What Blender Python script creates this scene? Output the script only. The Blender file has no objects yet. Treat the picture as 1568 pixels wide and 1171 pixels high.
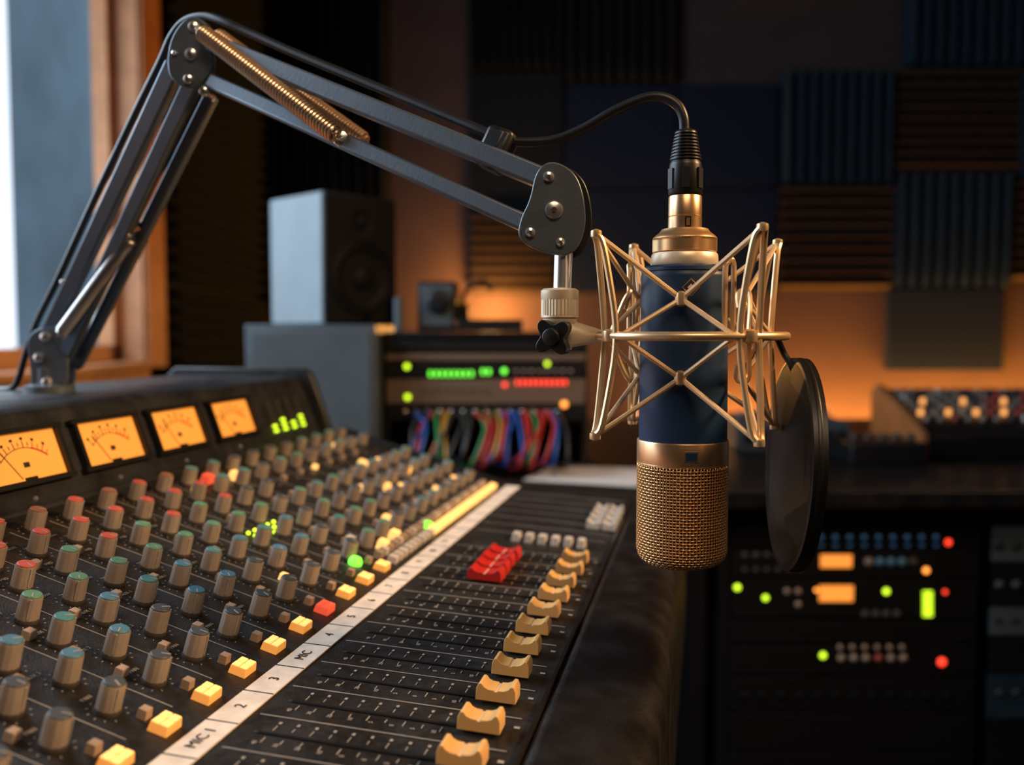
import bpy, math, random, bmesh
from mathutils import Vector, Matrix
random.seed(4)
sc = bpy.context.scene
sc.view_settings.view_transform = 'Standard'
C = 1.10                       # camera height
F = 1400.0/1568.0              # focal length / sensor width
PITCH = math.atan(80/1400.0)

# ---------------------------------------------------------------- survey helper
def at(x, y, Y):
    """world point on the vertical plane at distance Y for a sighting (x,y) on a 1568x1171 survey sheet"""
    cx = (x-784)/1400.0; cy = (585.5-y)/1400.0
    f = Vector((0, math.cos(PITCH), -math.sin(PITCH))); u = Vector((0, math.sin(PITCH), math.cos(PITCH)))
    d = f + u*cy + Vector((1,0,0))*cx
    return Vector((0,0,C)) + d*(Y/d.y)

# ---------------------------------------------------------------- materials
def mat(name, col, rough=0.5, metal=0.0, em=None, es=0.0, var=0.12, nscale=60, bump=0.0, bscale=400, spec=0.5, coat=0.0, rvar=0.0):
    m = bpy.data.materials.new(name); m.use_nodes = True
    nt = m.node_tree; b = nt.nodes['Principled BSDF']
    tc = nt.nodes.new('ShaderNodeTexCoord')
    n = nt.nodes.new('ShaderNodeTexNoise'); n.inputs['Scale'].default_value = nscale; n.inputs['Detail'].default_value = 5
    nt.links.new(tc.outputs['Object'], n.inputs['Vector'])
    r = nt.nodes.new('ShaderNodeValToRGB')
    c0 = [max(0, c*(1-var)) for c in col]; c1 = [min(1, c*(1+var)) for c in col]
    r.color_ramp.elements[0].position = .3; r.color_ramp.elements[1].position = .7
    r.color_ramp.elements[0].color = (*c0, 1); r.color_ramp.elements[1].color = (*c1, 1)
    nt.links.new(n.outputs['Fac'], r.inputs['Fac']); nt.links.new(r.outputs['Color'], b.inputs['Base Color'])
    b.inputs['Roughness'].default_value = rough; b.inputs['Metallic'].default_value = metal
    b.inputs['Specular IOR Level'].default_value = spec; b.inputs['Coat Weight'].default_value = coat
    if rvar > 0:
        n3 = nt.nodes.new('ShaderNodeTexNoise'); n3.inputs['Scale'].default_value = 35; n3.inputs['Detail'].default_value = 8
        nt.links.new(tc.outputs['Object'], n3.inputs['Vector'])
        mr = nt.nodes.new('ShaderNodeMapRange'); mr.inputs[1].default_value=.35; mr.inputs[2].default_value=.65
        mr.inputs[3].default_value=rough-rvar; mr.inputs[4].default_value=rough+rvar
        nt.links.new(n3.outputs['Fac'], mr.inputs[0]); nt.links.new(mr.outputs[0], b.inputs['Roughness'])
    if em:
        b.inputs['Emission Color'].default_value = (*em, 1); b.inputs['Emission Strength'].default_value = es
    if bump > 0:
        n2 = nt.nodes.new('ShaderNodeTexNoise'); n2.inputs['Scale'].default_value = bscale; n2.inputs['Detail'].default_value = 3
        nt.links.new(tc.outputs['Object'], n2.inputs['Vector'])
        bp = nt.nodes.new('ShaderNodeBump'); bp.inputs['Strength'].default_value = bump; bp.inputs['Distance'].default_value = .002
        nt.links.new(n2.outputs['Fac'], bp.inputs['Height']); nt.links.new(bp.outputs['Normal'], b.inputs['Normal'])
    return m
M = {}
M['panel'] = mat('console_charcoal', (.015,.014,.0135), .5, var=.5, nscale=220, bump=.25, bscale=900, rvar=.14)
M['leather'] = mat('armrest_black', (.006,.006,.007), .42, var=.3, bump=.3, bscale=500, rvar=.12)
M['bridge'] = mat('bridge_black', (.016,.018,.022), .42, var=.3, bump=.15, rvar=.10)
M['black'] = mat('black_plastic', (.008,.008,.009), .38, var=.2)
M['matte'] = mat('matte_black', (.003,.003,.004), .75, var=.2, spec=.2)
M['ink'] = mat('white_ink', (.40,.38,.35), .7, var=.15)
M['strip'] = mat('scribble_tape', (.86,.79,.70), .6, var=.14, nscale=90)
M['textink'] = mat('text_ink', (.02,.02,.025), .8)
M['knob'] = mat('knob_grey', (.30,.25,.21), .48, var=.12)
M['skirt'] = mat('knob_skirt', (.05,.045,.04), .5)
for nm, c in dict(cred=(.55,.10,.07), cgreen=(.11,.29,.19), cblue=(.08,.22,.33), cgrey=(.065,.08,.095), cteal=(.08,.26,.28), cbrown=(.28,.11,.07)).items():
    M[nm] = mat('cap_'+nm[1:], c, .5)
M['btn'] = mat('button_grey', (.44,.33,.25), .5)
M['btnw'] = mat('button_white', (.65,.61,.56), .5)
M['fader'] = mat('fader_amber', (.88,.53,.20), .42, var=.05)
M['faderw'] = mat('fader_white', (.7,.7,.68), .4, var=.06)
M['faderr'] = mat('fader_red', (.62,.025,.02), .4, var=.06)
M['amber'] = mat('lit_amber', (.9,.55,.2), .4, em=(1,.52,.15), es=1.3)
M['ambers'] = mat('lit_amber_edge', (.9,.45,.15), .4, em=(1,.36,.06), es=.55)
M['redlit'] = mat('lit_red_button', (.8,.15,.08), .4, em=(1,.09,.04), es=.55)
M['ledg'] = mat('led_green', (.2,.9,.2), .4, em=(.16,1,.03), es=1.8)
M['ledy'] = mat('led_lime', (.7,.9,.1), .4, em=(.62,1,.02), es=2.0)
M['ledr'] = mat('led_red', (.9,.1,.1), .4, em=(1,.045,.015), es=2.2)
M['ledo'] = mat('led_orange', (.9,.4,.1), .4, em=(1,.30,.04), es=2.5)
M['ledam'] = mat('led_warm', (.9,.5,.2), .4, em=(1,.38,.09), es=1.4)
M['ledb'] = mat('led_blue', (.05,.15,.3), .4, em=(.08,.25,.55), es=.14)
M['vu'] = mat('vu_amber', (.5,.22,.05), .5, em=(1,.32,.04), es=.85, var=.1, nscale=25)
M['vuhot'] = mat('display_amber', (.5,.22,.05), .5, em=(1,.30,.04), es=1.1)
M['needle'] = mat('needle_red', (.5,.02,.01), .5)
M['gold'] = mat('champagne_metal', (1.0,.65,.36), .30, .95, var=.02)
M['goldd'] = mat('gold_knurl', (1.0,.62,.30), .34, .9, var=.02)
M['cream'] = mat('cream_nickel', (.90,.76,.55), .38, .35, var=.04)
M['wire'] = mat('satin_champagne', (.95,.68,.39), .34, .75, var=.03)
M['cord'] = mat('elastic_cord', (.88,.63,.37), .42, .45, var=.1, nscale=900)
M['navy'] = mat('navy_lacquer', (.009,.036,.098), .42, .0, var=.02, nscale=5, spec=.45)
M['chrome'] = mat('chrome', (.95,.95,.96), .24, .9, var=.02)
M['armm'] = mat('arm_graphite', (.12,.15,.185), .36, .45, var=.06, bump=.05)
M['spring'] = mat('spring_bronze', (.78,.60,.42), .3, .9, var=.05)
M['springc'] = mat('spring_steel', (.7,.65,.6), .25, 1.0, var=.05)
M['rubber'] = mat('cable_rubber', (.012,.014,.018), .40, var=.1)
M['gmesh'] = mat('grille_inner', (.13,.06,.02), .6, .4, var=.1)
M['popf'] = mat('pop_fabric', (.008,.009,.011), .85, var=.3, nscale=700, bump=.5, bscale=1500, spec=.3)
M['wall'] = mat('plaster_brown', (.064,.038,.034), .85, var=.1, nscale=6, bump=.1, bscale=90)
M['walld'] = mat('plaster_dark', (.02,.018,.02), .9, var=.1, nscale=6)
M['foamb'] = mat('foam_navy', (.012,.030,.050), .95, var=.15, nscale=30, bump=.2, spec=.2)
M['foamk'] = mat('foam_brown', (.036,.026,.020), .95, var=.15, nscale=30, bump=.2, spec=.2)
M['foamd'] = mat('foam_dark', (.008,.012,.016), .95, var=.15, nscale=30, bump=.2, spec=.2)
M['fabric'] = mat('fabric_navy', (.007,.015,.036), .95, var=.12, nscale=200, bump=.3, spec=.2)
M['floor'] = mat('floor_carpet', (.006,.006,.007), .95, var=.4, nscale=120, bump=.3)
M['desk'] = mat('desk_black', (.008,.007,.007), .38, var=.3, nscale=20, rvar=.08)
M['wood'] = mat('window_wood', (.66,.30,.13), .5, var=.15, nscale=14)
M['grey'] = mat('cabinet_grey', (.09,.12,.14), .45, .15, var=.1, nscale=12)
M['spk'] = mat('speaker_grey', (.25,.31,.34), .55, var=.06, nscale=15)
M['silver'] = mat('rack_champagne', (.28,.20,.14), .4, .5, var=.08)
M['paper'] = mat('paper', (.75,.72,.68), .8, var=.04)
M['woodc'] = mat('mixer_cheek', (.34,.13,.045), .5, var=.2, nscale=20)
M['facade'] = mat('facade_concrete', (.075,.12,.155), .9, var=.35, nscale=1.6)
M['cone'] = mat('speaker_cone', (.005,.005,.006), .6, spec=.25)
CB = [mat('patch_'+n, c, .5) for n, c in [('blue',(.01,.08,.36)),('red',(.45,.02,.02)),('green',(.02,.22,.06)),('yellow',(.42,.25,.03)),('white',(.2,.2,.19)),('black',(.02,.02,.02)),('navy',(.01,.03,.16)),('orange',(.4,.11,.02))]]

# ---------------------------------------------------------------- mesh builder
class B:
    def __init__(s): s.v=[]; s.f=[]; s.m=[]; s.s=[]; s.mats=[]
    def mi(s, k):
        m = M[k] if isinstance(k, str) else k
        if m not in s.mats: s.mats.append(m)
        return s.mats.index(m)
    def add(s, vs, fs, k, smooth=False, X=None):
        o = len(s.v); i = s.mi(k)
        s.v += [tuple(X @ Vector(p)) if X is not None else tuple(p) for p in vs]
        for f in fs: s.f.append([o+a for a in f]); s.m.append(i); s.s.append(smooth)
    def box(s, X, sx, sy, sz, k, top=1.0):
        a,b,c = sx/2, sy/2, sz/2
        vs = [(-a,-b,-c),(a,-b,-c),(a,b,-c),(-a,b,-c),(-a*top,-b*top,c),(a*top,-b*top,c),(a*top,b*top,c),(-a*top,b*top,c)]
        s.add(vs, [(3,2,1,0),(4,5,6,7),(0,1,5,4),(1,2,6,5),(2,3,7,6),(3,0,4,7)], k, False, X)
    def bx(s, x0,x1,y0,y1,z0,z1,k):
        s.box(Matrix.Translation(((x0+x1)/2,(y0+y1)/2,(z0+z1)/2)), x1-x0,y1-y0,z1-z0,k)
    def prism(s, poly, z0, z1, X, k, smooth=False):
        n = len(poly)
        vs = [(p[0],p[1],z0) for p in poly]+[(p[0],p[1],z1) for p in poly]
        fs = [list(range(n))[::-1], list(range(n,2*n))]+[(i,(i+1)%n,n+(i+1)%n,n+i) for i in range(n)]
        s.add(vs, fs, k, smooth, X)
    def lathe(s, prof, X, seg, k, smooth=True, fn=None):
        vs=[]; fs=[]
        for j,(r,z) in enumerate(prof):
            for i in range(seg):
                a = 2*math.pi*i/seg; rr = r if fn is None else fn(r,i,j)
                vs.append((rr*math.cos(a), rr*math.sin(a), z))
        for j in range(len(prof)-1):
            for i in range(seg):
                a=j*seg+i; b=j*seg+(i+1)%seg
                fs.append((a,b,b+seg,a+seg))
        n=len(prof)
        fs.append(list(range(seg))[::-1]); fs.append([ (n-1)*seg+i for i in range(seg)])
        s.add(vs, fs, k, smooth, X)
    def tube(s, pts, r, k, seg=8, closed=False, X=None):
        P=[Vector(p) for p in pts]; n=len(P); vs=[]; fs=[]
        def tan(i):
            if closed: return (P[(i+1)%n]-P[i-1]).normalized()
            return (P[min(i+1,n-1)]-P[max(i-1,0)]).normalized()
        t0=tan(0); N=t0.orthogonal().normalized()
        for i in range(n):
            t=tan(i); N=(N-t*N.dot(t)).normalized(); Bn=t.cross(N)
            rr = r[i] if isinstance(r,(list,tuple)) else r
            for j in range(seg):
                a=2*math.pi*j/seg; vs.append(P[i]+(N*math.cos(a)+Bn*math.sin(a))*rr)
        for i in range(n if closed else n-1):
            for j in range(seg):
                a=i*seg+j; b=i*seg+(j+1)%seg; c=((i+1)%n)*seg+(j+1)%seg; d=((i+1)%n)*seg+j
                fs.append((a,b,c,d))
        if not closed: fs.append(list(range(seg))[::-1]); fs.append([(n-1)*seg+j for j in range(seg)])
        s.add(vs, fs, k, True, X)
    def cyl(s, p0, p1, r0, k, r1=None, seg=20):
        p0=Vector(p0); p1=Vector(p1); r1=r0 if r1 is None else r1
        d=p1-p0; L=d.length
        X=Matrix.Translation(p0) @ d.to_track_quat('Z','Y').to_matrix().to_4x4()
        e=min(r0,r1,L)*.15
        s.lathe([(r0-e,0),(r0,e),(r1,L-e),(r1-e,L)], X, seg, k)
    def bar(s, p0, p1, w, d, k):
        p0=Vector(p0); p1=Vector(p1); x=(p1-p0); L=x.length; x.normalize()
        y=Vector((0,1,0)); y=(y-x*y.dot(x)).normalized(); z=x.cross(y)
        X=Matrix((x,y,z)).transposed().to_4x4(); X.translation=(p0+p1)/2
        s.box(X, L, d, w, k)
        return X
    def done(s, name, parent=None, bevel=0, autosmooth=True):
        me=bpy.data.meshes.new(name)
        xs=[p[0] for p in s.v]; ys=[p[1] for p in s.v]; zs=[p[2] for p in s.v]
        o=Vector(((min(xs)+max(xs))/2,(min(ys)+max(ys))/2,min(zs)))
        me.from_pydata([tuple(Vector(p)-o) for p in s.v], [], s.f)
        for m in s.mats: me.materials.append(m)
        me.polygons.foreach_set('material_index', s.m); me.polygons.foreach_set('use_smooth', s.s)
        bm=bmesh.new(); bm.from_mesh(me); bmesh.ops.recalc_face_normals(bm, faces=bm.faces); bm.to_mesh(me); bm.free()
        if autosmooth:
            try: me.set_sharp_from_angle(angle=math.radians(40))
            except Exception: pass
        ob=bpy.data.objects.new(name, me); sc.collection.objects.link(ob); ob.location=o
        if bevel:
            b=ob.modifiers.new('bevel','BEVEL'); b.width=bevel; b.segments=2; b.limit_method='ANGLE'; b.angle_limit=math.radians(40)
            b.harden_normals=False
        if parent:
            ob.parent=parent; ob.matrix_parent_inverse=Matrix.Translation(-parent.location)
        return ob
def empty(name, loc):
    e=bpy.data.objects.new(name,None); e.location=loc; e.empty_display_size=.05; sc.collection.objects.link(e); return e
def T(x,y,z): return Matrix.Translation((x,y,z))
def smooth(pts, n=8):
    P=[Vector(p) for p in pts]; out=[]
    for i in range(len(P)-1):
        a=P[max(i-1,0)]; b=P[i]; c=P[i+1]; d=P[min(i+2,len(P)-1)]
        for j in range(n):
            t=j/n
            out.append(.5*((2*b)+(c-a)*t+(2*a-5*b+4*c-d)*t*t+(3*b-a-3*c+d)*t**3))
    out.append(P[-1]); return out

# ================================================================ ROOM
XL,XR,YB,YF,ZC=-1.15,3.3,4.2,-1.6,2.9
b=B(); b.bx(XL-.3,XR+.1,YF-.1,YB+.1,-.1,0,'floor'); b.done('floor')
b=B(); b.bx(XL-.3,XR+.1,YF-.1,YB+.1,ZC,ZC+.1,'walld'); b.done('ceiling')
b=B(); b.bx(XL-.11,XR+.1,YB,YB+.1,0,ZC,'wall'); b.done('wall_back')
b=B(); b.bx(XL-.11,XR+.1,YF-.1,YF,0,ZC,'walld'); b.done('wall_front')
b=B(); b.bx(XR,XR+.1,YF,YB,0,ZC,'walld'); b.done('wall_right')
WY0,WY1,WZ0,WZ1=.2,2.845,C-.115,2.55
b=B()
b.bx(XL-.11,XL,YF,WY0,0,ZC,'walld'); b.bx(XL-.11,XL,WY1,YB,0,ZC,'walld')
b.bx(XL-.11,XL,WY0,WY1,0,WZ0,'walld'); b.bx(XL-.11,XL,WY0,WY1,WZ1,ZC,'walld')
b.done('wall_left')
b=B()  # window: jamb liner, sash, casing, sill
t=.012
b.bx(XL-.12,XL+.012,WY1-t,WY1,WZ0,WZ1,'wood'); b.bx(XL-.12,XL+.012,WY0,WY0+t,WZ0,WZ1,'wood')
b.bx(XL-.12,XL+.012,WY0,WY1,WZ1-t,WZ1,'wood'); b.bx(XL-.12,XL+.05,WY0,WY1,WZ0,WZ0+.02,'wood')
b.bx(XL,XL+.022,WY1,WY1+.15,WZ0-.1,WZ1+.12,'wood'); b.bx(XL,XL+.022,WY0-.1,WY0,WZ0-.1,WZ1+.12,'wood')
b.bx(XL,XL+.022,WY0-.1,WY1+.15,WZ1,WZ1+.12,'wood'); b.bx(XL,XL+.022,WY0-.1,WY1+.15,WZ0-.12,WZ0,'wood')
b.bx(XL-.11,XL-.06,WY1-.06,WY1-t,WZ0+.02,WZ1-t,'wood'); b.bx(XL-.11,XL-.06,WY0+t,WY1-t,WZ0+.02,WZ0+.07,'wood')
b.bx(XL-.11,XL-.06,1.5,1.56,WZ0+.02,WZ1-t,'wood')
b.done('window_1',bevel=.003)
b=B(); b.prism([(-2.6,4.80),(-2.6,10),(-4.3,10)],-1,7,Matrix.Identity(4),'facade'); b.done('neighbouring_building')

# foam panels
def fpoly(L,n,dep):
    poly=[(0,0),(0,dep*.15)]
    for i in range(n):
        poly += [(L*(i+.06)/n,dep*.15),(L*(i+.40)/n,dep),(L*(i+.60)/n,dep),(L*(i+.94)/n,dep*.15)]
    return poly+[(L,dep*.15),(L,0)]
def foam(x0,x1,z0,z1,Y,k,vert,n=10,dep=.07):
    b=B(); W=x1-x0; H=z1-z0
    L = W if vert else H
    poly=fpoly(L,n,dep)
    if vert: X=Matrix(((1,0,0,x0),(0,-1,0,Y),(0,0,1,z0),(0,0,0,1))); b.prism(poly,0,H,X,k)
    else:    X=Matrix(((0,0,1,x0),(0,-1,0,Y),(1,0,0,z0),(0,0,0,1))); b.prism(poly,0,W,X,k)
    return b.done('acoustic_foam_panel')
def px(x): return (x-784)/1400*YB
def pz(y): return at(784,y,YB).z
def fp(x0,x1,y0,y1,k,vert,n=9,dep=.08): foam(px(x0)+.003,px(x1)-.003,pz(y1)+.003,pz(y0)-.003,YB-.001,k,vert,n,dep)
def flat(x0,x1,y0,y1,k='fabric'):
    b=B(); b.bx(px(x0)+.003,px(x1)-.003,YB-.05,YB-.001,pz(y1)+.003,pz(y0)-.003,k); b.done('acoustic_fabric_panel',bevel=.008)
fp(718,862,-60,110,'foamd',True); fp(862,1030,-60,130,'foamd',True)
fp(1368,1545,-70,106,'foamb',True); fp(1545,1700,-70,106,'foamd',False)
flat(720,862,112,325,'foamd'); flat(864,1030,132,290); flat(1030,1183,132,290)
flat(864,1030,290,450); flat(1030,1185,290,450)
fp(1185,1356,112,284,'foamb',True); fp(1356,1540,108,266,'foamk',False)
fp(1540,1715,108,275,'foamb',True)
fp(1185,1354,284,446,'foamk',False); fp(1356,1536,266,440,'foamb',True)
fp(1536,1715,275,432,'foamk',False); flat(1352,1530,440,568)
fp(722,845,328,452,'foamk',False,8)
fp(402,600,-60,120,'foamd',True,11); fp(402,600,120,300,'foamd',True,11); fp(402,600,300,470,'foamd',True,11)
def foamL(y0,y1,z0,z1,n=9,dep=.06):
    b=B(); poly=fpoly(z1-z0,n,dep)
    X=Matrix(((0,1,0,XL+.001),(0,0,1,y0),(1,0,0,z0),(0,0,0,1))); b.prism(poly,0,y1-y0,X,'foamd'); b.done('acoustic_foam_panel')
for z in (.75,1.25,1.75,2.25): foamL(3.03,3.57,z+.003,z+.497); foamL(3.58,4.11,z+.003,z+.497)

# ================================================================ MIXING CONSOLE
A=math.atan(296/1400.0); sa,ca=math.sin(A),math.cos(A)
R0=Vector((.005,.431,C-.205))
WB=.163; T1=.056; T2=.29
def hz(w): return T1*w if w<=WB else T1*WB+T2*(w-WB)
def KF(s,w,n=0.0,plane=None):
    tl = T1 if (w<=WB if plane is None else plane==1) else T2
    be=math.atan(tl)
    u=Vector((sa,ca,0)); wd=Vector((-ca*math.cos(be),sa*math.cos(be),math.sin(be))); nn=u.cross(wd)
    p=R0+Vector((sa,ca,0))*s+Vector((-ca,sa,0))*w+Vector((0,0,hz(w)))+nn*n
    X=Matrix((u,wd,nn)).transposed().to_4x4(); X.translation=p
    return X
XP=Matrix(((-ca,0,sa,R0.x),(sa,0,ca,R0.y),(0,1,0,R0.z),(0,0,0,1)))
S0,S1=-.50,.70
con=empty('mixing_console', (R0.x-.2,R0.y+.1,C-.36))
b=B()
prof=[(0,-.0005),(WB,hz(WB)),(.387,hz(.387)),(.387,-.15),(0,-.15)]
b.prism(prof,S0,S1,XP,'panel')
b.done('panel_body',con)
b=B()
arm=[(-.001,-.15),(-.001,-.001),(-.006,.003),(-.046,.001),(-.056,-.003),(-.062,-.012),(-.064,-.03),(-.064,-.15)]
b.prism(arm,S0,S1+.02,XP,'leather')
b.done('armrest',con,bevel=.002)
b=B(); b.box(KF((S0+S1)/2,.0005,.0012),S1-S0,.0022,.003,'springc'); b.done('edge_trim',con)
b=B()
br=[(.388,-.15),(.388,hz(.387)+.002),(.394,hz(.387)+.006),(.417,.143),(.424,.147),(.590,.147),(.600,.140),(.600,-.15)]
b.prism(br,S0,.655,XP,'bridge')
for s0,s1 in ((.655,.667),(S0-.012,S0)):
    b.prism([(.378,-.15),(.378,.075),(.386,.10),(.405,.152),(.415,.157),(.595,.157),(.608,.145),(.608,-.15)],s0,s1,XP,'bridge')
b.done('meter_bridge',con,bevel=.002)
b=B()
for s in (S0+.15,S1-.15):
    b.prism([(.02,-.15),(.56,-.15),(.50,-.19),(.50,-(C-.205)+.03),(.56,-(C-.205)),(.02,-(C-.205)),(.08,-(C-.205)+.03),(.08,-.19)],s-.03,s+.03,XP,'matte')
b.done('stand_legs',con)
b=B(); b.prism([(-.062,-.15),(-.062,-.012),(0,.004),(WB,hz(WB)+.004),(.385,hz(.385)+.005),(.385,-.15)],S1,S1+.012,XP,'black'); b.done('end_cheek',con,bevel=.002)

KP=.0382
def knob(b,X,cap,sc_=1.0,rot=0):
    X=X@Matrix.Rotation(rot,4,'Z')@Matrix.Scale(sc_,4)
    b.lathe([(.0068,0),(.0070,.0012),(.0064,.0026)],X,20,'skirt')
    n=36
    b.lathe([(.0064,.0024),(.0063,.0028),(.0060,.0150),(.0056,.0158)],X,n,'knob',fn=lambda r,i,j: r*(1.0 if i%3 else .94))
    b.lathe([(.0054,.0156),(.0054,.0164),(.0048,.0169),(.0001,.0169)],X,20,cap)
    b.box(X@T(0,-.0060,.0095),.0008,.0010,.0115,'ink')
    b.box(X@T(0,-.0027,.0170),.0007,.0050,.0004,'ink')
kb=B(); bb=B(); ink=B()
cols=[.199,.229,.256,.283,.311,.339,.365]
capset=[['cgrey'],['cblue','cblue','cgrey'],['cblue','cteal'],['cgreen'],['cred','cgreen'],['cred'],['cbrown','cred']]
for i in range(-9,19):
    s=-.034+KP*i
    if s<S0+.02 or s>S1-.015: continue
    far = i>=11
    for c,w in enumerate(cols):
        if far and c in (4,) : continue
        cap=capset[c][i%len(capset[c])]
        if i>8: cap=random.choice(['cgrey','cgrey','cteal','cgrey','cgreen'])
        ss=s+(.006 if c%2 else -.003)
        knob(kb,KF(ss,w),cap,.98,random.uniform(-1.2,1.2) if c!=0 else random.uniform(-.6,.6))
        for q in range(11):
            a=math.radians(-60+q*30)
            X=KF(ss,w,.0002)@Matrix.Rotation(a,4,'Z')@T(.0095,0,0)
            ink.box(X,.0012,.0004,.0003,'ink')
    for w in (.2145,.243,.270,.298,.326,.353):
        rr=random.random()
        if rr<.85:
            X=KF(s-.010,w,.002)
            k='amber' if (i>5 and rr<.10) else 'btn'
            bb.box(X@T(random.uniform(-.002,.002),0,0),.0064,.0058,.0055,k,top=.85)
    bb.box(KF(s+.004,.184,.002),.0062,.0058,.006,'btn',top=.85)
    lit = 'redlit' if i==5 else 'amber'
    if i<=8:
        bb.box(KF(s+.002,.1715,.0018,2),.0140,.0110,.006,'ambers' if lit=='amber' else 'redlit',top=.88)
        for dx in (-.0032,.0032):
            for dy in (-.0024,.0024):
                bb.box(KF(s+.002+dx,.1715+dy,.0050,2),.0056,.0042,.0006,lit)
    else:
        for q in range(3):
            bb.box(KF(s-.012+q*.012,.1705,.0025,2),.0095,.0085,.006,'amber' if i>11 else 'btnw',top=.88)
            bb.box(KF(s-.012+q*.012,.183,.0025,2),.0085,.0075,.006,'btnw' if q%2 else 'btn',top=.88)
    ink.box(KF(s-.0175,.275,.0001),.0005,.200,.0003,'ink')
    for w in (.208,.236,.264,.292,.32,.348):
        for q in range(3):
            ink.box(KF(s+.008+q*.0022,w,.0001),.0014,.0009,.0003,'ink')
kb.done('rotary_knobs',con)
for (s,w,k) in ((.262,.190,'ledg'),(.420,.178,'ledg')):
    bb.lathe([(.0055,0),(.0058,.003),(.004,.006),(.0005,.0068)],KF(s,w,.0,2),16,k)
for i in range(3):
    for q in range(5):
        bb.lathe([(.0018,0),(.0016,.002),(.0003,.0026)],KF(.245+q*.011,.262+i*.006,.0,2),8,'ledy')
for (s,w,k) in ((.33,.36,'redlit'),(.365,.352,'amber'),(.46,.262,'amber'),(.50,.25,'amber'),(.56,.30,'amber'),(.32,.188,'amber'),(.355,.19,'amber'),(.30,.21,'btnw'),(.39,.21,'amber'),(.47,.205,'btnw'),(.53,.205,'amber'),(.60,.26,'amber')):
    bb.box(KF(s,w,.004,2),.011,.009,.008,k,top=.85)
def fader(b,X,k,sx=1.0,sw=1.0):
    pr=[(-.0112,.0005),(-.0110,.0070),(-.0098,.0098),(-.0082,.0100),(-.0064,.0080),(-.0042,.0071),(-.0010,.0069),(-.0005,.0060),(.0005,.0060),(.0010,.0069),(.0042,.0071),(.0064,.0080),(.0082,.0100),(.0098,.0098),(.0110,.0070),(.0112,.0005)]
    Y=X@Matrix(((0,0,sx,0),(sw,0,0,0),(0,1,0,0),(0,0,0,1)))
    b.prism(pr,-.0062,.0062,Y,k)
    b.box(X@T(0,0,.0060),.0126*sx,.0008,.0006,'paper')
fb=B()
for i in range(-10,11):
    s=-.018+KP*i
    if s<S0+.02: continue
    fader(fb,KF(s,.026+random.uniform(-.0012,.0012),.001),'fader',1.05)
    ink.box(KF(s,.082,.0002),.0022,.094,.0004,'matte')
    for w in (.034,.1305): 
        ink.lathe([(.0014,0),(.0013,.0004)],KF(s,w,.0),8,'textink')
    for q in range(9):
        w=.045+q*.0098
        for sg in (-1,1): ink.box(KF(s+sg*.0065,w,.0001),.0038 if q%2 else .0055,.0004,.0003,'ink')
        ink.box(KF(s+.0125,w,.0001),.0022,.0014,.0003,'ink')
    ink.box(KF(s+KP/2,.073,.0001),.0006,.130,.0003,'ink')
    ink.box(KF(s+.008,.0085,.0001),.0022,.0030,.0003,'ink')
for s,w in ((.282,.086),(.305,.0865),(.328,.087),(.351,.0865)): fader(fb,KF(s,w,.001),'faderr',1.35,1.25)
for q in range(6): bb.box(KF(.425,.028+q*.0125,.003),.015,.008,.008,'btnw',top=.8)
for q in range(2):
    for r in range(4): fader(fb,KF(.50+r*.028,.010+q*.016,.001),'faderw',.9,.6)
fb.done('fader_caps',con,bevel=.0005)
bb.done('push_buttons',con,bevel=.0005)
for q in range(7): ink.box(KF(.45+q*.035,.073,.0001),.0005,.130,.0003,'ink')
ink.done('panel_markings',con)
b=B(); b.box(KF((S0+S1)/2,.1505,.0006),S1-S0-.01,.0175,.0008,'strip')
for i in range(-10,20):
    s=-.053+KP*i
    if S0<s<S1: b.box(KF(s,.1505,.0011),.0008,.0175,.0003,'textink')
b.done('scribble_strip',con)
def text(tx,X,size,k,parent,name):
    cu=bpy.data.curves.new(name,'FONT'); cu.body=tx; cu.size=size; cu.align_x='CENTER'; cu.align_y='CENTER'; cu.extrude=.00008
    cu.materials.append(M[k]); o=bpy.data.objects.new(name,cu); sc.collection.objects.link(o)
    o.parent=parent; o.matrix_parent_inverse=Matrix.Translation(-parent.location)
    o.matrix_basis=X
    return o
for i,tx in enumerate(['MIC 1','2','3','MIC','4','5','6','7','8','9','10','11']):
    text(tx,KF(-.034+KP*i,.1505,.0013),.0085,'textink',con,'channel_label')
for i in range(-3,7):
    for q,tx in enumerate(['10','5','0','5','10','20','30','40']):
        text(tx,KF(-.018+KP*i-.0105,.0475+q*.0112,.0003),.0034,'ink',con,'scale_label')
    for c,tx in enumerate(['PAN','AUX 2','AUX 1','LOW','MID','HIGH']):
        text(tx,KF(-.034+KP*i-.0005,cols[c]+.0135,.0004),.0036,'ink',con,'function_label')
fw0,fz0,fw1,fz1=.394,hz(.387)+.006,.417,.143
def BF(s,t,n=0):
    u=Vector((sa,ca,0)); up=(Vector((-ca,sa,0))*(fw1-fw0)+Vector((0,0,1))*(fz1-fz0)).normalized(); nn=u.cross(up)
    p=R0+u*s+Vector((-ca,sa,0))*(fw0+(fw1-fw0)*t)+Vector((0,0,fz0+(fz1-fz0)*t))+nn*n
    X=Matrix((u,up,nn)).transposed().to_4x4(); X.translation=p; return X
b=B()
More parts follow.
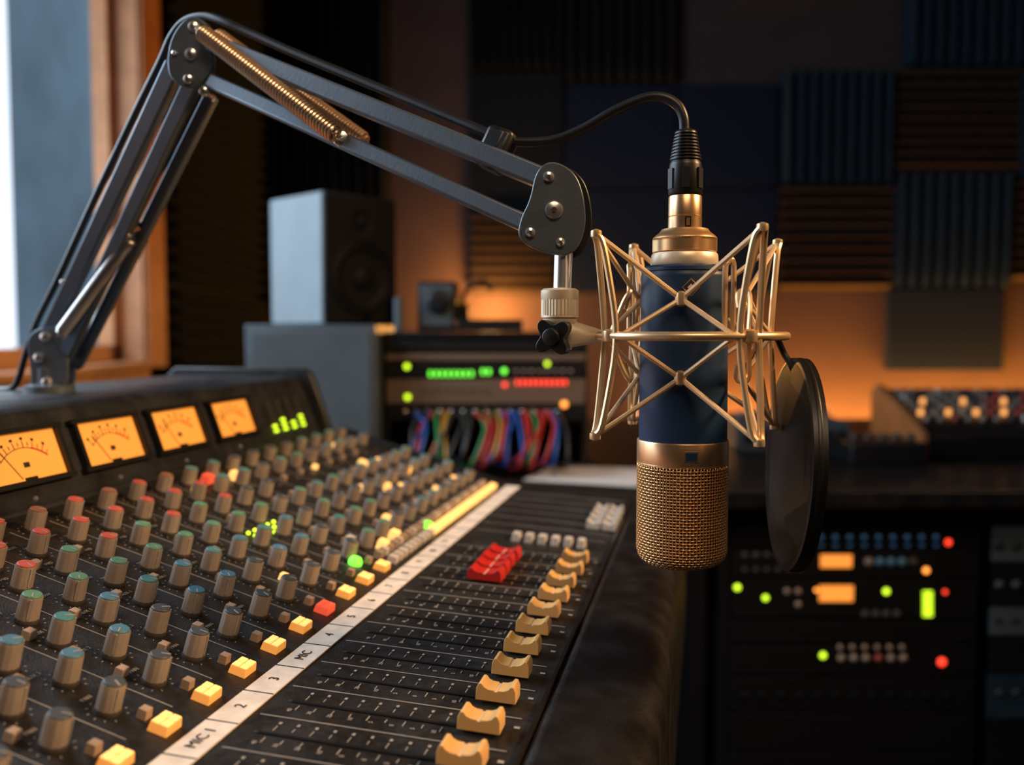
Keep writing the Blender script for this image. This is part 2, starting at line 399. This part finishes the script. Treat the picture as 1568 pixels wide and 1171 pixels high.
for s in (-.245,-.145,-.045,.055,.155,.255,.355,.458):
    X=BF(s,.50,.001)
    W,H=.076,.036
    b.box(X,W,H,.002,'vu')
    for dx,dy,w,h in ((0,H/2+.002,W+.012,.004),(0,-H/2-.002,W+.012,.004),(W/2+.002,0,.004,H),(-W/2-.002,0,.004,H)):
        b.box(X@T(dx,dy,.002),w,h,.006,'black')
    R=.037; cy=-.030
    for q in range(23):
        a=math.radians(-38+q*76/22); red=q>15
        Y=X@T(0,cy,.0012)@Matrix.Rotation(-a,4,'Z')
        b.box(Y@T(0,R,0),.0028,.0012 if red else .0006,.0003,'needle' if red else 'textink')
        if q%2==0: b.box(Y@T(0,R+.0028,0),.0006,.0050 if q%4==0 else .003,.0003,'needle' if red else 'textink')
        if q%4==0: b.box(Y@T(0,R+.0070,0),.0026,.0020,.0003,'textink')
    a=math.radians(-28+random.uniform(-4,4)); Y=X@T(0,cy,.0016)@Matrix.Rotation(-a,4,'Z')
    b.box(Y@T(0,R*.5+.011,0),.0006,R*.72,.0003,'textink')
    b.box(X@T(0,-.006,.0012),.006,.004,.0003,'textink')
    b.box(X@T(0,-H/2+.001,.0015),.012,.003,.001,'black')
    b.lathe([(.002,0),(.0015,.001)],BF(s,.03,.0),8,'chrome')
for c in range(4):
    for r in range(7):
        b.box(BF(.545+c*.024,.15+r*.085,.0006),.009,.0030,.001,'ledy' if r<2+(c%2) else ('skirt'))
b.done('vu_meters',con)

# ================================================================ CONDENSER MICROPHONE
MX=at(1047,505,.56).x; MY=.56; U=.0004
def zz(y): return at(1047,y,MY).z
AX=T(MX,MY,0)
mic=empty('condenser_microphone',(MX,MY,zz(862)))
def pr(l): return [(r*U,zz(y)) for y,r in l]
b=B()
rib=[(198,9),(200,14)]
for q in range(9):
    y=203+q*5; r=15.5+q*.85; rib+=[(y,r+1.2),(y+2.5,r+1.4),(y+3,r-.8),(y+4.6,r-.6)]
rib+=[(250,23.5),(254,24.5),(296,25.5),(299,24),(299.5,10)]
b.lathe(pr(rib[::-1]),AX,36,'black')
for q in range(6):
    a=q*math.pi/3+.35
    b.box(AX@Matrix.Rotation(a,4,'Z')@T(25*U,0,zz(275)),.0012,.005,.012,'rubber')
b.done('xlr_connector',mic)
b=B()
b.lathe(pr([(354,20),(354,25.5),(333,25.2),(332,24),(331,25.2),(302,25),(300.5,24),(300,10)]),AX,40,'gold')
b.box(AX@T(0,-25*U,zz(342)),.0036,.0008,.0060,'matte'); b.box(AX@T(0,-25.2*U,zz(342)),.0022,.0008,.0046,'gold')
kn=[(387,46)]+[(386-q*2.0,48.5) for q in range(11)]+[(364,47.5),(360,43),(356,38),(353,36),(351.5,35),(351,20)]
b.lathe(pr(kn),AX,132,'goldd',smooth=False,fn=lambda r,i,j: r-(U*1.9 if (1<=j<=10 and (i+j)%2==0) else 0))
b.lathe(pr([(409,40),(408,49),(405,51),(391,50),(388,48),(386.5,40)]),AX,60,'cream')
b.lathe(pr([(706,60),(705,69.8),(674,69.8),(672,69),(671.5,60)]),AX,96,'gold')
b.lathe(pr([(709,60),(708,69.5),(706,69.9),(703,68.6)]),AX,72,'goldd')
b.done('gold_fittings',mic)
b=B()
b.lathe(pr([(673,60),(672,66.8),(671,66.9),(560,66.4),(425,65.5),(421,65.2),(419,63.8),(417,63.8),(416,65),(411,64.5),(408,61),(407.5,30)]),AX,128,'navy')
b.box(AX@T(0,-69.9*U,zz(690)),.0082,.0006,.0062,'gold'); b.box(AX@T(0,-70.5*U,zz(690)),.0066,.0006,.0046,'navy')
X=AX@T(-.001,-66*U,zz(443))@Matrix.Rotation(math.pi/4,4,'Y')
for dx,dz,w,h in ((0,.0035,.0078,.0005),(0,-.0035,.0078,.0005),(.0035,0,.0005,.0078),(-.0035,0,.0005,.0078),(0,0,.003,.003)):
    b.box(X@T(dx,0,dz),w,.0006,h,'gold')
b.done('body_tube',mic)
b=B()
gp=[(708,68.2),(838,68.2),(846,66.5),(852,63),(857,57),(860,49),(862,38),(863,20),(863,2)]
b.lathe([(max(r-2.2,.5)*U,zz(y-2 if y>710 else y)) for y,r in gp][::-1],AX,60,'gmesh')
NV=84
def gprof(t):
    P=[Vector((r*U,zz(y))) for y,r in gp]; L=[0]
    for i in range(1,len(P)): L.append(L[-1]+(P[i]-P[i-1]).length)
    d=t*L[-1]
    for i in range(1,len(P)):
        if d<=L[i]: 
            return P[i-1].lerp(P[i],(d-L[i-1])/(L[i]-L[i-1]))
    return P[-1]
rows=[]; NR=46
for j in range(NR+1): rows.append(gprof(j/NR*.97))
for i in range(NV):
    a=2*math.pi*i/NV; pts=[]
    for j,p in enumerate(rows):
        if p.x<.006 : break
        if i%2 and p.x<.016: break
        rr=p.x+ (.0003 if (i+j)%2 else -.0003); pts.append((rr*math.cos(a),rr*math.sin(a),p.y))
    b.tube(pts,.00045,'goldd',seg=5,X=AX)
for j,p in enumerate(rows):
    pts=[]
    for i in range(NV*2):
        a=2*math.pi*i/(NV*2); off=0
        if i%2==0: off = -.0003 if (i//2+j)%2 else .0003
        rr=p.x+off; pts.append((rr*math.cos(a),rr*math.sin(a),p.y))
    b.tube(pts,.00045,'goldd',seg=5,closed=True,X=AX)
b.done('grille',mic,autosmooth=False)

# ================================================================ SHOCK MOUNT
SX=.109; SZ=at(1054,514,.56).z
sm=empty('shock_mount',(SX,MY,SZ))
b=B(); SM=T(SX,MY,SZ)
RR=.0565
b.tube([(RR*math.cos(2*math.pi*i/72),RR*math.sin(2*math.pi*i/72),0) for i in range(72)],.0026,'wire',10,True,SM)
az=[math.radians(a) for a in (204,294,24,114)]
RT=.066; HT=.0590; HB=-.0585
def pol(r,a,z): return Vector((r*math.cos(a),r*math.sin(a),z))
for a in az:
    for H in (HT,HB):
        d=.0052/RR
        pts=[pol(RR,a-d*1.25,0),pol(RR+.0015,a-d*1.15,H*.3),pol(RT-.003,a-d*.6,H*.86),pol(RT,a-d*.25,H*.985),pol(RT+.0006,a,H),pol(RT,a+d*.25,H*.985),pol(RT-.003,a+d*.6,H*.86),pol(RR+.0015,a+d*1.15,H*.3),pol(RR,a+d*1.25,0)]
        b.tube(smooth(pts,5),.0020,'wire',8,False,SM)
        b.lathe([(.001,-.0028),(.0032,-.0018),(.0034,0),(.0032,.0018),(.001,.0028)],SM@Matrix.Translation(pol(RT,a,H)),12,'wire')
    b.lathe([(.002,-.004),(.0042,-.003),(.0046,0),(.0042,.003),(.002,.004)],SM@Matrix.Translation(pol(RR,a,0)),14,'wire')
RK=.0312
for q in range(4):
    a0=az[q]; a1=az[(q+1)%4]
    if a1<a0: a1+=2*math.pi
    am=(a0+a1)/2
    for H,K in ((HT,.0215),(HB,-.0245)):
        k=pol(RK,am,K)
        for ea in (a0,a1):
            tip=pol(RT,ea,H)
            b.tube([tip,k],.0016,'cord',8,False,SM)
            end=pol(RR-.001,am+(ea-am)*.80,0)
            b.tube([k,end],.0015,'cord',8,False,SM)
        X=SM@Matrix.Translation(k)@Matrix.Rotation(am,4,'Z')
        b.lathe([(.0012,-.0045),(.0032,-.0035),(.0036,0),(.0032,.0035),(.0012,.0045)],X,12,'wire')
for ad,r in ((300,.0335),(158,.0375)):
    a=math.radians(ad); d=.10
    pts=[pol(r,a-d,.0),pol(r,a-d,.036),pol(r+.0005,a-d*.6,.0425),pol(r+.001,a,.044),pol(r+.0005,a+d*.6,.0425),pol(r,a+d,.036),pol(r,a+d,.0)]
    b.tube(smooth(pts,5),.0017,'wire',8,False,SM)
    for dd in (-d,d): b.tube([pol(r,a+dd,0),pol(RR,a+dd*.6,0)],.0017,'wire',8,False,SM)
for a in az:
    pts=[pol(RR-.001,a,.002),pol(RR-.006,a+.10,.020),pol(RR-.010,a+.12,.026),pol(RR-.012,a+.02,.024),pol(RR-.010,a,.016)]
    b.tube(smooth(pts,5),.0015,'wire',7,False,SM)
    pts=[Vector((p.x,p.y,-p.z)) for p in pts]
    b.tube(smooth(pts,5),.0015,'wire',7,False,SM)
b.done('suspension_cage',sm)
b=B()
b.cyl(at(872,511,.56),at(925,515,.56),.0085,'cream',.0036)
b.cyl(at(858,488,.56),at(858,530,.56),.0075,'cream')
b.lathe([(.002,-.005),(.0095,-.0045),(.0105,0),(.0095,.0045),(.002,.005)],Matrix.Translation(at(864,512,.56))@Matrix.Rotation(math.pi/2,4,'Y'),24,'cream')
b.done('swivel_joint',sm)
b=B()
star=[]
for i in range(60):
    a=2*math.pi*i/60; r=.0098+.0026*math.cos(4*a); star.append((r*math.cos(a),r*math.sin(a)))
X=Matrix.Translation(at(848,516,.545))@Matrix.Rotation(math.radians(-22),4,'Z')@Matrix.Rotation(math.pi/2,4,'X')@Matrix.Rotation(.7,4,'Z')
b.prism(star,-.004,.004,X,'black',True); b.lathe([(.006,.003),(.005,.007),(.001,.008)],X,20,'black')
b.cyl(at(848,516,.545),at(860,514,.56),.004,'black')
b.done('wing_knob',sm,bevel=.001)
# pop filter
pf=empty('pop_filter',at(1214,710,.565))
PC=at(1215,710,.565)
X=Matrix.Translation(PC)@Matrix.Rotation(math.radians(2.5),4,'Y')@Matrix.Rotation(math.radians(-4.5),4,'Z')@Matrix.Rotation(math.pi/2,4,'Y')
b=B(); R=.0628
b.tube([(R*math.cos(2*math.pi*i/72),R*math.sin(2*math.pi*i/72),0) for i in range(72)],.0034,'black',10,True,X)
b.lathe([(R+.001,-.0045),(R+.0030,-.004),(R+.0030,.004),(R+.001,.0045),(R-.001,.0045),(R-.001,-.0045),(R+.001,-.0045)],X,72,'black')
b.done('hoop',pf)
b=B(); 
b.lathe([(R,-.001),(R*.8,-.0020),(R*.5,-.0025),(.0005,-.003)],X,72,'popf')
b.lathe([(R,.001),(R*.8,.0020),(R*.5,.0025),(.0005,.003)],X,72,'popf'); b.done('fabric_disc',pf)
b=B(); b.tube(smooth([SM@pol(RR,math.radians(10),0),at(1200,540,.575),at(1212,560,.57),at(1218,580,.567)],8),.002,'black',8); b.done('added_clip_stem',pf)  # added support, not a seen part: links the hoop to the shock mount ring

# ================================================================ BOOM ARM
ba=empty('boom_arm',at(75,597,.86))
YE,YH,YBs=.70,.565,.86
b=B()
b.bar(at(312,62,YE),at(842,278,YH),.0128,.011,'armm')
b.bar(at(312,120,YE),at(815,347,YH),.0108,.010,'armm')
b.bar(at(270,98,YE),at(78,507,YBs),.0135,.011,'armm')
b.bar(at(297,124,YE),at(98,550,YBs),.0125,.010,'armm')
b.bar(at(324,148,.715),at(118,560,.875),.0100,.009,'armm')
b.done('arm_tubes',ba,bevel=.0016)
b=B()
def plate(poly,Y,th,k,yc=0):
    P=[at(x,y,Y) for x,y in poly]
    pl=[(p.x,p.z) for p in P]
    X=Matrix(((1,0,0,0),(0,0,1,Y),(0,1,0,0),(0,0,0,1)))
    b.prism(pl,-th/2,th/2,X,k)
def rnd(poly,n=4): 
    P=[Vector(p) for p in poly]
    for _ in range(n):
        Q=[]
        for i in range(len(P)):
            a=P[i]; c=P[(i+1)%len(P)]; Q+= [a.lerp(c,.25),a.lerp(c,.75)]
        P=Q
    return [tuple(p) for p in P]
ep=rnd([(256,96),(262,58),(284,28),(304,26),(322,42),(326,78),(326,108),(312,128),(290,138),(262,124)],2)
plate(ep,YE-.0080,.0028,'armm'); plate([(x+5,y+3) for x,y in ep],YE+.0080,.0028,'armm')
hp=rnd([(820,262),(844,244),(880,262),(895,300),(898,352),(880,390),(846,392),(792,370),(796,336),(812,306)],3)
plate(hp,YH-.0080,.0030,'armm'); plate([(x+10,y+5) for x,y in hp],YH+.0080,.0030,'black')
bp_=rnd([(40,520),(60,500),(92,508),(106,530),(104,606),(48,606),(48,560)],2)
plate(bp_,YBs-.009,.003,'armm'); plate([(x+12,y) for x,y in bp_],YBs+.010,.003,'armm')
b.done('joint_plates',ba,bevel=.0009)
b=B()
def bolt(x,y,Y,r,k='chrome',d=.006,back=.02):
    p=at(x,y,Y)
    X=Matrix.Translation(p)@Matrix.Rotation(math.pi/2,4,'X')
    b.lathe([(r*.6,-back),(r*.6,0),(r,.0),(r,.0012),(r*.85,d*.45),(r*.3,d*.6),(.0002,d*.6)],X,20,k)
    b.lathe([(r*.32,d*.55),(r*.30,d*.68),(.0002,d*.68)],X,6,'skirt')
bolt(297,42,YE-.009,.0042); bolt(293,84,YE-.009,.0048); bolt(289,122,YE-.009,.0038)
bolt(268,82,YE-.009,.002)
bolt(840,271,YH-.009,.0033); bolt(812,356,YH-.009,.0031); bolt(848,322,YH-.009,.0056); bolt(858,371,YH-.009,.0029)
bolt(70,516,YBs-.0105,.005); bolt(60,548,YBs-.0105,.005); bolt(72,585,YBs-.0105,.005)
bolt(523,213,.632,.0058); bolt(313,140,YE-.004,.004); bolt(98,432,.83,.003)
b.cyl(at(186,360,.785),at(232,348,.79),.0028,'springc'); b.cyl(at(200,350,.78),at(215,345,.78),.004,'springc')
b.cyl(at(863,380,.565),at(861,446,.562),.0056,'chrome',seg=28)
b.done('bolts_and_post',ba)
b=B()
cp=at(857,500,.56)
zc=lambda y: at(857,y,.56).z-cp.z
b.lathe([(.009,zc(497)),(.0102,zc(494)),(.0105,zc(488)),(.0085,zc(487))],Matrix.Translation(cp),40,'cream')
b.lathe([(.0080,zc(488)),(.0112,zc(486))]+[(.0114,zc(484-q*2)) for q in range(14)]+[(.0116,zc(455)),(.0116,zc(445)),(.0100,zc(442)),(.005,zc(441))],Matrix.Translation(cp),72,'cream',fn=lambda r,i,j: r-(.00045 if (i%2==0 and 1<j<16) else 0))
b.done('threaded_collar',ba)
b=B()
def helix(p0,p1,r,wr,pitch,k):
    p0=Vector(p0); p1=Vector(p1); d=p1-p0; Ln=d.length; n=int(Ln/pitch); Q=d.to_track_quat('Z','Y').to_matrix().to_4x4(); X=Matrix.Translation(p0)@Q
    pts=[]; N=n*12
    for i in range(N+1):
        a=2*math.pi*i/12; e=min(1,i/18,(N-i)/18); rr=r*(.35+.65*e)
        pts.append((rr*math.cos(a),rr*math.sin(a),Ln*i/N))
    b.tube(pts,wr,k,6,False,X)
b.cyl(at(300,44,YE-.017),at(330,66,.682),.0015,'chrome'); b.cyl(at(505,200,.64),at(524,214,.627),.0015,'chrome')
helix(at(306,48,.683),at(519,210,.628),.0056,.00125,.0030,'spring')
helix(at(330,52,.715),at(562,218,.66),.0050,.0011,.0027,'spring')
helix(at(202,362,.780),at(92,512,.835),.0050,.0012,.0034,'springc')
helix(at(222,362,.80),at(128,530,.865),.0042,.0010,.0030,'springc')
b.done('tension_springs',ba)
b=B()
b.lathe([(.022,0),(.022,.006),(.012,.009),(.012,.022),(.009,.024)],Matrix.Translation((at(76,597,YBs).x,YBs,C-.058)),28,'armm')
b.done('base_mount',ba)
b=B()
d=(at(842,278,YH)-at(312,62,YE)).normalized()
c=at(757,229,.589)
b.bar(c-d*.0075,c+d*.0075,.0265,.0165,'black'); b.bar(c-d*.003,c+d*.011,.0275,.0155,'rubber')
b.done('cable_strap',ba,bevel=.003)
pts=[(1048,215,.56),(1048,198,.56),(1046,178,.56),(1036,160,.561),(1014,149,.563),(985,151,.566),(940,170,.57),(895,196,.575),(850,214,.58),(805,218,.584),(775,214,.587),(745,203,.591),(680,176,.607),(600,143,.627),(520,110,.647),(450,81,.665),(380,50,.683),(345,34,.69),(315,25,.70),(285,32,.71),(264,55,.715),(246,95,.722),(210,168,.745),(145,305,.79),(90,425,.83),(58,490,.86),(40,540,.875),(30,575,.88),(20,593,.885),(0,596,.90),(-40,590,.95)]
b=B(); b.tube(smooth([at(*p) for p in pts],7),.0031,'rubber',12); b.done('microphone_cable')

# ================================================================ BACK DESK & GEAR
DZ=C-.30
b=B()
b.bx(-1.05,2.9,1.70,3.1,DZ-.035,DZ,'desk')
for x in (-1.0,.35,.95,2.75): b.bx(x,x+.035,1.78,3.05,0,DZ-.035,'matte')
b.bx(-1.0,2.78,3.0,3.03,.2,DZ-.035,'matte')
b.done('studio_desk',bevel=.003)
b=B()
YC=1.90
x0=at(375,500,YC).x; x1=at(575,500,YC).x; cabz=at(480,497,YC).z
b.bx(x0,x1,YC,YC+.34,DZ,cabz,'grey')
b.bx(x0+.01,x1-.01,YC-.004,YC,DZ+.012,cabz-.012,'grey')
b.done('equipment_cabinet',bevel=.006)
YS=2.0
H=at(0,292,YS).z-at(0,497,YS).z
sx=at(494,495,YS).x
sp=empty('studio_monitor',(sx,YS+.1,cabz))
b=B()
Xs=T(sx,YS,cabz+H/2+.001)@Matrix.Rotation(math.radians(46),4,'Z')
Xc=Xs@T(.10,.105,0)
b.box(Xc,.20,.21,H,'spk')
b.box(Xc@T(0,-.109,0),.198,.012,H-.004,'cone')
b.done('cabinet',sp,bevel=.010)
b=B()
Xf=Xc@T(0,-.116,0)@Matrix.Rotation(math.pi/2,4,'X')
b.lathe([(.084,-.002),(.086,.003),(.080,.005),(.076,.002),(.070,.004),(.064,.0),(.03,-.004),(.026,.006),(.015,.010),(.0005,.012)],Xf@T(0,-.04,0),40,'cone')
b.lathe([(.042,-.002),(.043,.003),(.036,.004),(.018,.0),(.016,.004),(.008,.008),(.0005,.009)],Xf@T(0,.085,0),32,'cone')
b.done('drivers',sp)

def led(b,x,y,Y,k,r=.005,lens=True):
    p=at(x,y,Y); X=Matrix.Translation(p)@Matrix.Rotation(math.pi/2,4,'X')
    b.lathe([(r,-.004),(r,.001),(r*.7,r*.5),(.0003,r*.7)],X,12,k)
def ledbox(b,x0,x1,y0,y1,Y,k,t=.003):
    p=at(x0,y1,Y); q=at(x1,y0,Y); b.bx(p.x,q.x,Y-t,Y+.003,p.z,q.z,k)
Y=1.98
rk=empty('desktop_rack',(at(745,700,Y).x,Y,DZ))
b=B()
xa=at(588,600,Y).x; xb=at(900,600,Y).x; zt=at(700,508,Y).z
b.bx(xa,xa+.012,Y+.004,Y+.3,DZ,zt,'black'); b.bx(xb-.012,xb,Y+.004,Y+.3,DZ,zt,'black')
b.bx(xa,xb,Y+.004,Y+.3,zt-.012,zt,'black'); b.bx(xa,xb,Y+.29,Y+.3,DZ,zt,'black'); b.bx(xa,xb,Y+.004,Y+.3,DZ,DZ+.01,'black')
def unit(b,y0,y1,k,Yo=0):
    z0=at(700,y1,Y).z; z1=at(700,y0,Y).z
    b.bx(xa+.005,xb-.005,Y+Yo,Y+.25,z0+.001,z1-.001,k)
unit(b,520,540,'black'); unit(b,541,553,'silver'); unit(b,554,580,'black'); unit(b,580,619,'silver'); unit(b,620,645,'black')
b.done('rack_frame',rk,bevel=.002)
b=B()
for q in range(8): ledbox(b,657+q*9,661.5+q*9,568,576,Y,'ledg')
for q in range(2): ledbox(b,737+q*9,742+q*9,565,573,Y,'ledg')
led(b,623,561,Y,'ledy',.006); led(b,838,557,Y,'ledy',.005); led(b,772,568,Y,'ledg',.006)
led(b,773,589,Y-.001,'ledr',.005)
for q in range(10): ledbox(b,790+q*8.2,794+q*8.2,582,589,Y-.001,'ledr')
led(b,624,608,Y-.001,'ledy',.006); led(b,864,619,Y-.001,'ledo',.007)
for q in range(9): led(b,650+q*12,598,Y-.001,'skirt',.004)
for q in range(8): led(b,790+q*12,568,Y-.001,'btn',.0035)
for q in range(14): led(b,620+q*18,630,Y-.001,'springc',.004)
b.done('indicator_lights',rk)
b=B()
for q in range(28):
    x=640+q*8.0+random.uniform(-3,3); c=CB[random.choice([0,1,2,3,5,5,5,6,1,7,0])]
    p=at(x,632,Y); e=at(max(x+random.uniform(-45,15)-10,612),712,Y-.07); e.z=DZ+.008+random.random()*.02
    m=p.lerp(e,.4)+Vector((random.uniform(.0,.03),-.09,.02)); m2=p.lerp(e,.8)+Vector((.01,-.10,-.0))
    m2.z=max(m2.z,DZ+.012)
    b.tube(smooth([p+Vector((0,.01,0)),p+Vector((0,-.03,0)),m,m2,e,e+Vector((-.012,.06,-.0))],6),.0036,c,8)
    b.cyl(p,p+Vector((0,-.028,0)),.0055,c)
b.done('patch_cables',rk)
b=B()
p=at(642,500,2.1); q=at(700,432,2.1)
b.bx(p.x,q.x,2.06,2.2,zt+.001,q.z,'black'); b.bx(p.x+.008,q.x-.008,2.055,2.062,zt+.012,q.z-.008,'grey')
X=Matrix.Translation(at(672,462,2.056))@Matrix.Rotation(math.pi/2,4,'X'); b.lathe([(.028,0),(.028,.012),(.02,.016),(.004,.014)],X,24,'black')
b.bx(q.x+.002,at(800,490,2.1).x,2.06,2.22,zt+.001,zt+.028,'black')
b.tube(smooth([at(705,470,2.12),at(718,438,2.12),at(745,432,2.12),at(752,445,2.12)],6),.006,'black',8)
b.bx(at(702,470,2.12).x-.02,at(705,470,2.12).x+.02,2.09,2.15,zt+.028,at(702,466,2.12).z,'black')
b.done('headphone_amplifier',bevel=.003)
b=B()
b.cyl((at(600,470,2.0).x+.012,2.02,zt),(at(600,470,2.0).x+.012,2.02,zt+.075),.010,'grey'); b.done('marker_pen')
b=B()
for k,(dx,dy,rt) in enumerate(((0,0,-.35),(.012,.010,-.25))):
    b.box(T(.165+dx,1.87+dy,DZ+.0012+k*.0012)@Matrix.Rotation(rt,4,'Z'),.23,.20,.001,'paper')
b.done('paper_sheets')
YM=2.15
cm=empty('compact_mixer',(at(1500,690,YM).x,YM,DZ))
b=B(); xa2=at(1405,600,YM).x; xb2=xa2+.52
pro=[(0,0),(0,.05),(.05,.075),(.26,.145),(.30,.13),(.30,0)]
X=Matrix(((0,0,1,xa2),(1,0,0,YM-.02),(0,1,0,DZ+.002),(0,0,0,1)))
b.prism(pro,.018,.50,X,'black'); b.prism([(a-.006*(a<.1),c*1.08) for a,c in pro],0,.018,X,'woodc'); b.prism([(a,c*1.08) for a,c in pro],.50,.518,X,'woodc')
b.done('chassis',cm,bevel=.003)
b=B()
sl=math.atan(.07/.21)
for i in range(13):
    for j in range(6):
        X=T(xa2+.045+i*.034,YM-.02+.07+j*.033,DZ+.002+.0817+j*.011)@Matrix.Rotation(sl,4,'X')
        k=random.choice(['knob','btnw','cgrey','cred','btn','btn'] if random.random()<.6 else ['cgrey','btn','knob'])
        if (j==1 and i%2==0) or (j==3 and i%3==1): k='ledam'
        b.lathe([(.0065,-.002),(.006,.010),(.005,.012),(.0005,.0125)],X,12,k)
b.done('controls',cm)
b=B(); xk=at(1120,650,2.3).x
b.bx(xk,xk+.28,2.25,2.5,DZ+.001,DZ+.075,'grey')
for i in range(9): b.bx(xk+.02+i*.028,xk+.042+i*.028,2.243,2.252,DZ+.02,DZ+.055,'black')
for i in range(7):
    b.lathe([(.011,0),(.01,.018),(.001,.02)],T(xk+.03+i*.036,2.33,DZ+.075),14,'knob')
b.done('desktop_synthesizer',bevel=.004)
b=B(); xk=at(1285,650,2.1).x
b.bx(xk,xk+.17,2.02,2.2,DZ+.001,DZ+.05,'black')
for i in range(5): b.lathe([(.010,0),(.009,.016),(.001,.018)],T(xk+.02+i*.032,2.06,DZ+.05),14,'skirt')
b.done('audio_interface',bevel=.004)

def rack(name,xl,xr,Y,ytop,ybot):
    e=empty(name,((at(xl,900,Y).x+at(xr,900,Y).x)/2,Y+.2,0))
    b=B(); x0=at(xl,900,Y).x; x1=at(xr,900,Y).x; zt=min(at(xl,ytop,Y).z,DZ-.037); zb=.0
    b.bx(x0-.02,x0,Y+.004,Y+.4,zb,zt,'matte'); b.bx(x1,x1+.02,Y+.004,Y+.4,zb,zt,'matte'); b.bx(x0,x1,Y+.38,Y+.4,zb,zt,'matte'); b.bx(x0,x1,Y+.004,Y+.4,zt-.01,zt,'matte'); b.bx(x0,x1,Y+.004,Y+.4,0.02,.04,'matte')
    b.done('frame',e); return e,x0,x1
Y=1.76
e,x0,x1=rack('outboard_rack',1118,1500,Y,765,1150)
b=B()
def un(b,y0,y1,k,x0=x0,x1=x1,Y=Y): b.bx(x0+.002,x1-.002,Y,Y+.3,at(0,y1,Y).z+.001,at(0,y0,Y).z-.001,k)
for y0,y1 in ((805,838),(840,885),(886,948),(950,985),(987,1035),(1037,1090),(1092,1150),(1152,1250)): un(b,y0,y1,'matte')
b.done('rack_units',e,bevel=.002)
b=B()
for (x,y,k,r) in ((1129,899,'ledy',.006),(1172,915,'ledy',.0055),(1205,905,'btn',.006),(1222,905,'btn',.006),(1452,830,'ledr',.006),(1418,873,'ledo',.006),(1357,905,'ledy',.006),(1447,906,'ledr',.004),(1260,1003,'ledy',.006),(1442,1013,'ledr',.008),(1250,903,'ledo',.004),(1222,925,'btn',.006)):
    led(b,x,y,Y,k,r)
ledbox(b,1256,1304,849,868,Y,'vuhot'); ledbox(b,1254,1306,896,920,Y,'vuhot')
for q in range(8): ledbox(b,1413,1427,905+q*5,907.5+q*5,Y,'ledy')
for q in range(10): 
    led(b,1235+q*22,822,Y,'ledb',.005); ledbox(b,1232+q*22,1238+q*22,833,836,Y,'ledb')
for q in range(6): led(b,1288+q*19,1007,Y,random.choice(['btn','cbrown','cred','btn']),.007); led(b,1286+q*19,991,Y,'btn',.005)
for q in range(5): led(b,1330+q*17,860,Y,random.choice(['skirt','knob','cblue']),.009)
for q in range(4): led(b,1325+q*16,940,Y,'skirt',.008)
for q in range(6): led(b,1140+q*17,850,Y,'skirt',.007); led(b,1140+q*17,872,Y,'skirt',.005)
for q in range(12): led(b,1140+q*28,1065,Y,'matte',.008)
b.done('indicators_and_knobs',e)
e,x0,x1=rack('outboard_rack',1516,1900,Y,765,1150)
b=B()
for y0,y1,k in ((805,860,'grey'),(862,928,'black'),(930,972,'grey'),(974,1030,'black'),(1032,1100,'foamb'),(1102,1250,'black')): un(b,y0,y1,k,x0,x1)
for q in range(14): led(b,1530+q*26,835,Y,'black',.010); led(b,1528+q*26,950,Y,'black',.007); led(b,1530+q*26,895,Y,'cgrey',.009); led(b,1530+q*26,1060,Y,'skirt',.007)
b.done('rack_units',e)

# ================================================================ LIGHTS
def area(name,loc,target,sx,sy,col,e,spread=math.pi):
    l=bpy.data.lights.new(name,'AREA'); l.shape='RECTANGLE'; l.size=sx; l.size_y=sy; l.color=col; l.energy=e; l.spread=spread
    o=bpy.data.objects.new(name,l); sc.collection.objects.link(o); o.location=loc
    o.rotation_euler=(Vector(target)-Vector(loc)).to_track_quat('-Z','Y').to_euler(); return o
area('window_daylight',(XL-.5,1.2,2.0),(0,.9,1.1),1.4,1.2,(.62,.81,1.0),41)
area('ceiling_lamp_warm',(1.9,.5,2.3),(.0,.7,1.0),.4,.4,(1,.58,.27),12,math.radians(80))
area('soft_fill_light',(.2,-.9,2.7),(.1,.6,1.0),1.0,.7,(1,.70,.44),4.6,math.radians(90))  # added soft fill to brighten the microphone's gold, not a fixture of the room
b=B(); b.bx(.2,3.2,4.02,4.035,C-.50,C-.49,'ledo'); b.bx(.2,3.2,4.0,4.05,C-.52,C-.50,'matte')
for x in (.25,1.7,3.1): b.bx(x,x+.02,4.01,4.03,0,C-.52,'matte')
b.done('led_strip_light')
area('led_strip_glow',(1.95,4.06,C-.485),(1.95,4.16,C-.2),2.5,.03,(1,.37,.06),54)
def point(name,loc,col,e,r=.04):
    l=bpy.data.lights.new(name,'POINT'); l.color=col; l.energy=e; l.shadow_soft_size=r
    o=bpy.data.objects.new(name,l); sc.collection.objects.link(o); o.location=loc
b=B(); lx=at(750,465,3.9).x
b.lathe([(.06,0),(.06,.015),(.01,.02),(.008,C-.12),(.03,C-.10)],T(lx,3.9,0),20,'matte')
b.lathe([(.02,C-.10),(.045,C-.08),(.055,C-.04),(.045,C),(.02,C+.02)],T(lx,3.9,0),24,'amber'); b.done('floor_lamp')
point('lamp_bulb',(lx,4.0,C+.07),(1,.42,.09),24,.04)
w=bpy.data.worlds.new('sky'); sc.world=w; w.use_nodes=True
bg=w.node_tree.nodes['Background']; bg.inputs[0].default_value=(.78,.88,1,1); bg.inputs[1].default_value=1.5

# ================================================================ CAMERA
cam=bpy.data.cameras.new('camera'); co=bpy.data.objects.new('camera',cam); sc.collection.objects.link(co)
co.location=(0,0,C); co.rotation_euler=(math.pi/2-PITCH,0,0)
cam.sensor_width=36; cam.lens=36*F; cam.clip_start=.02
cam.dof.use_dof=True; cam.dof.focus_distance=.545; cam.dof.aperture_fstop=4.5; cam.dof.aperture_blades=0
sc.camera=co
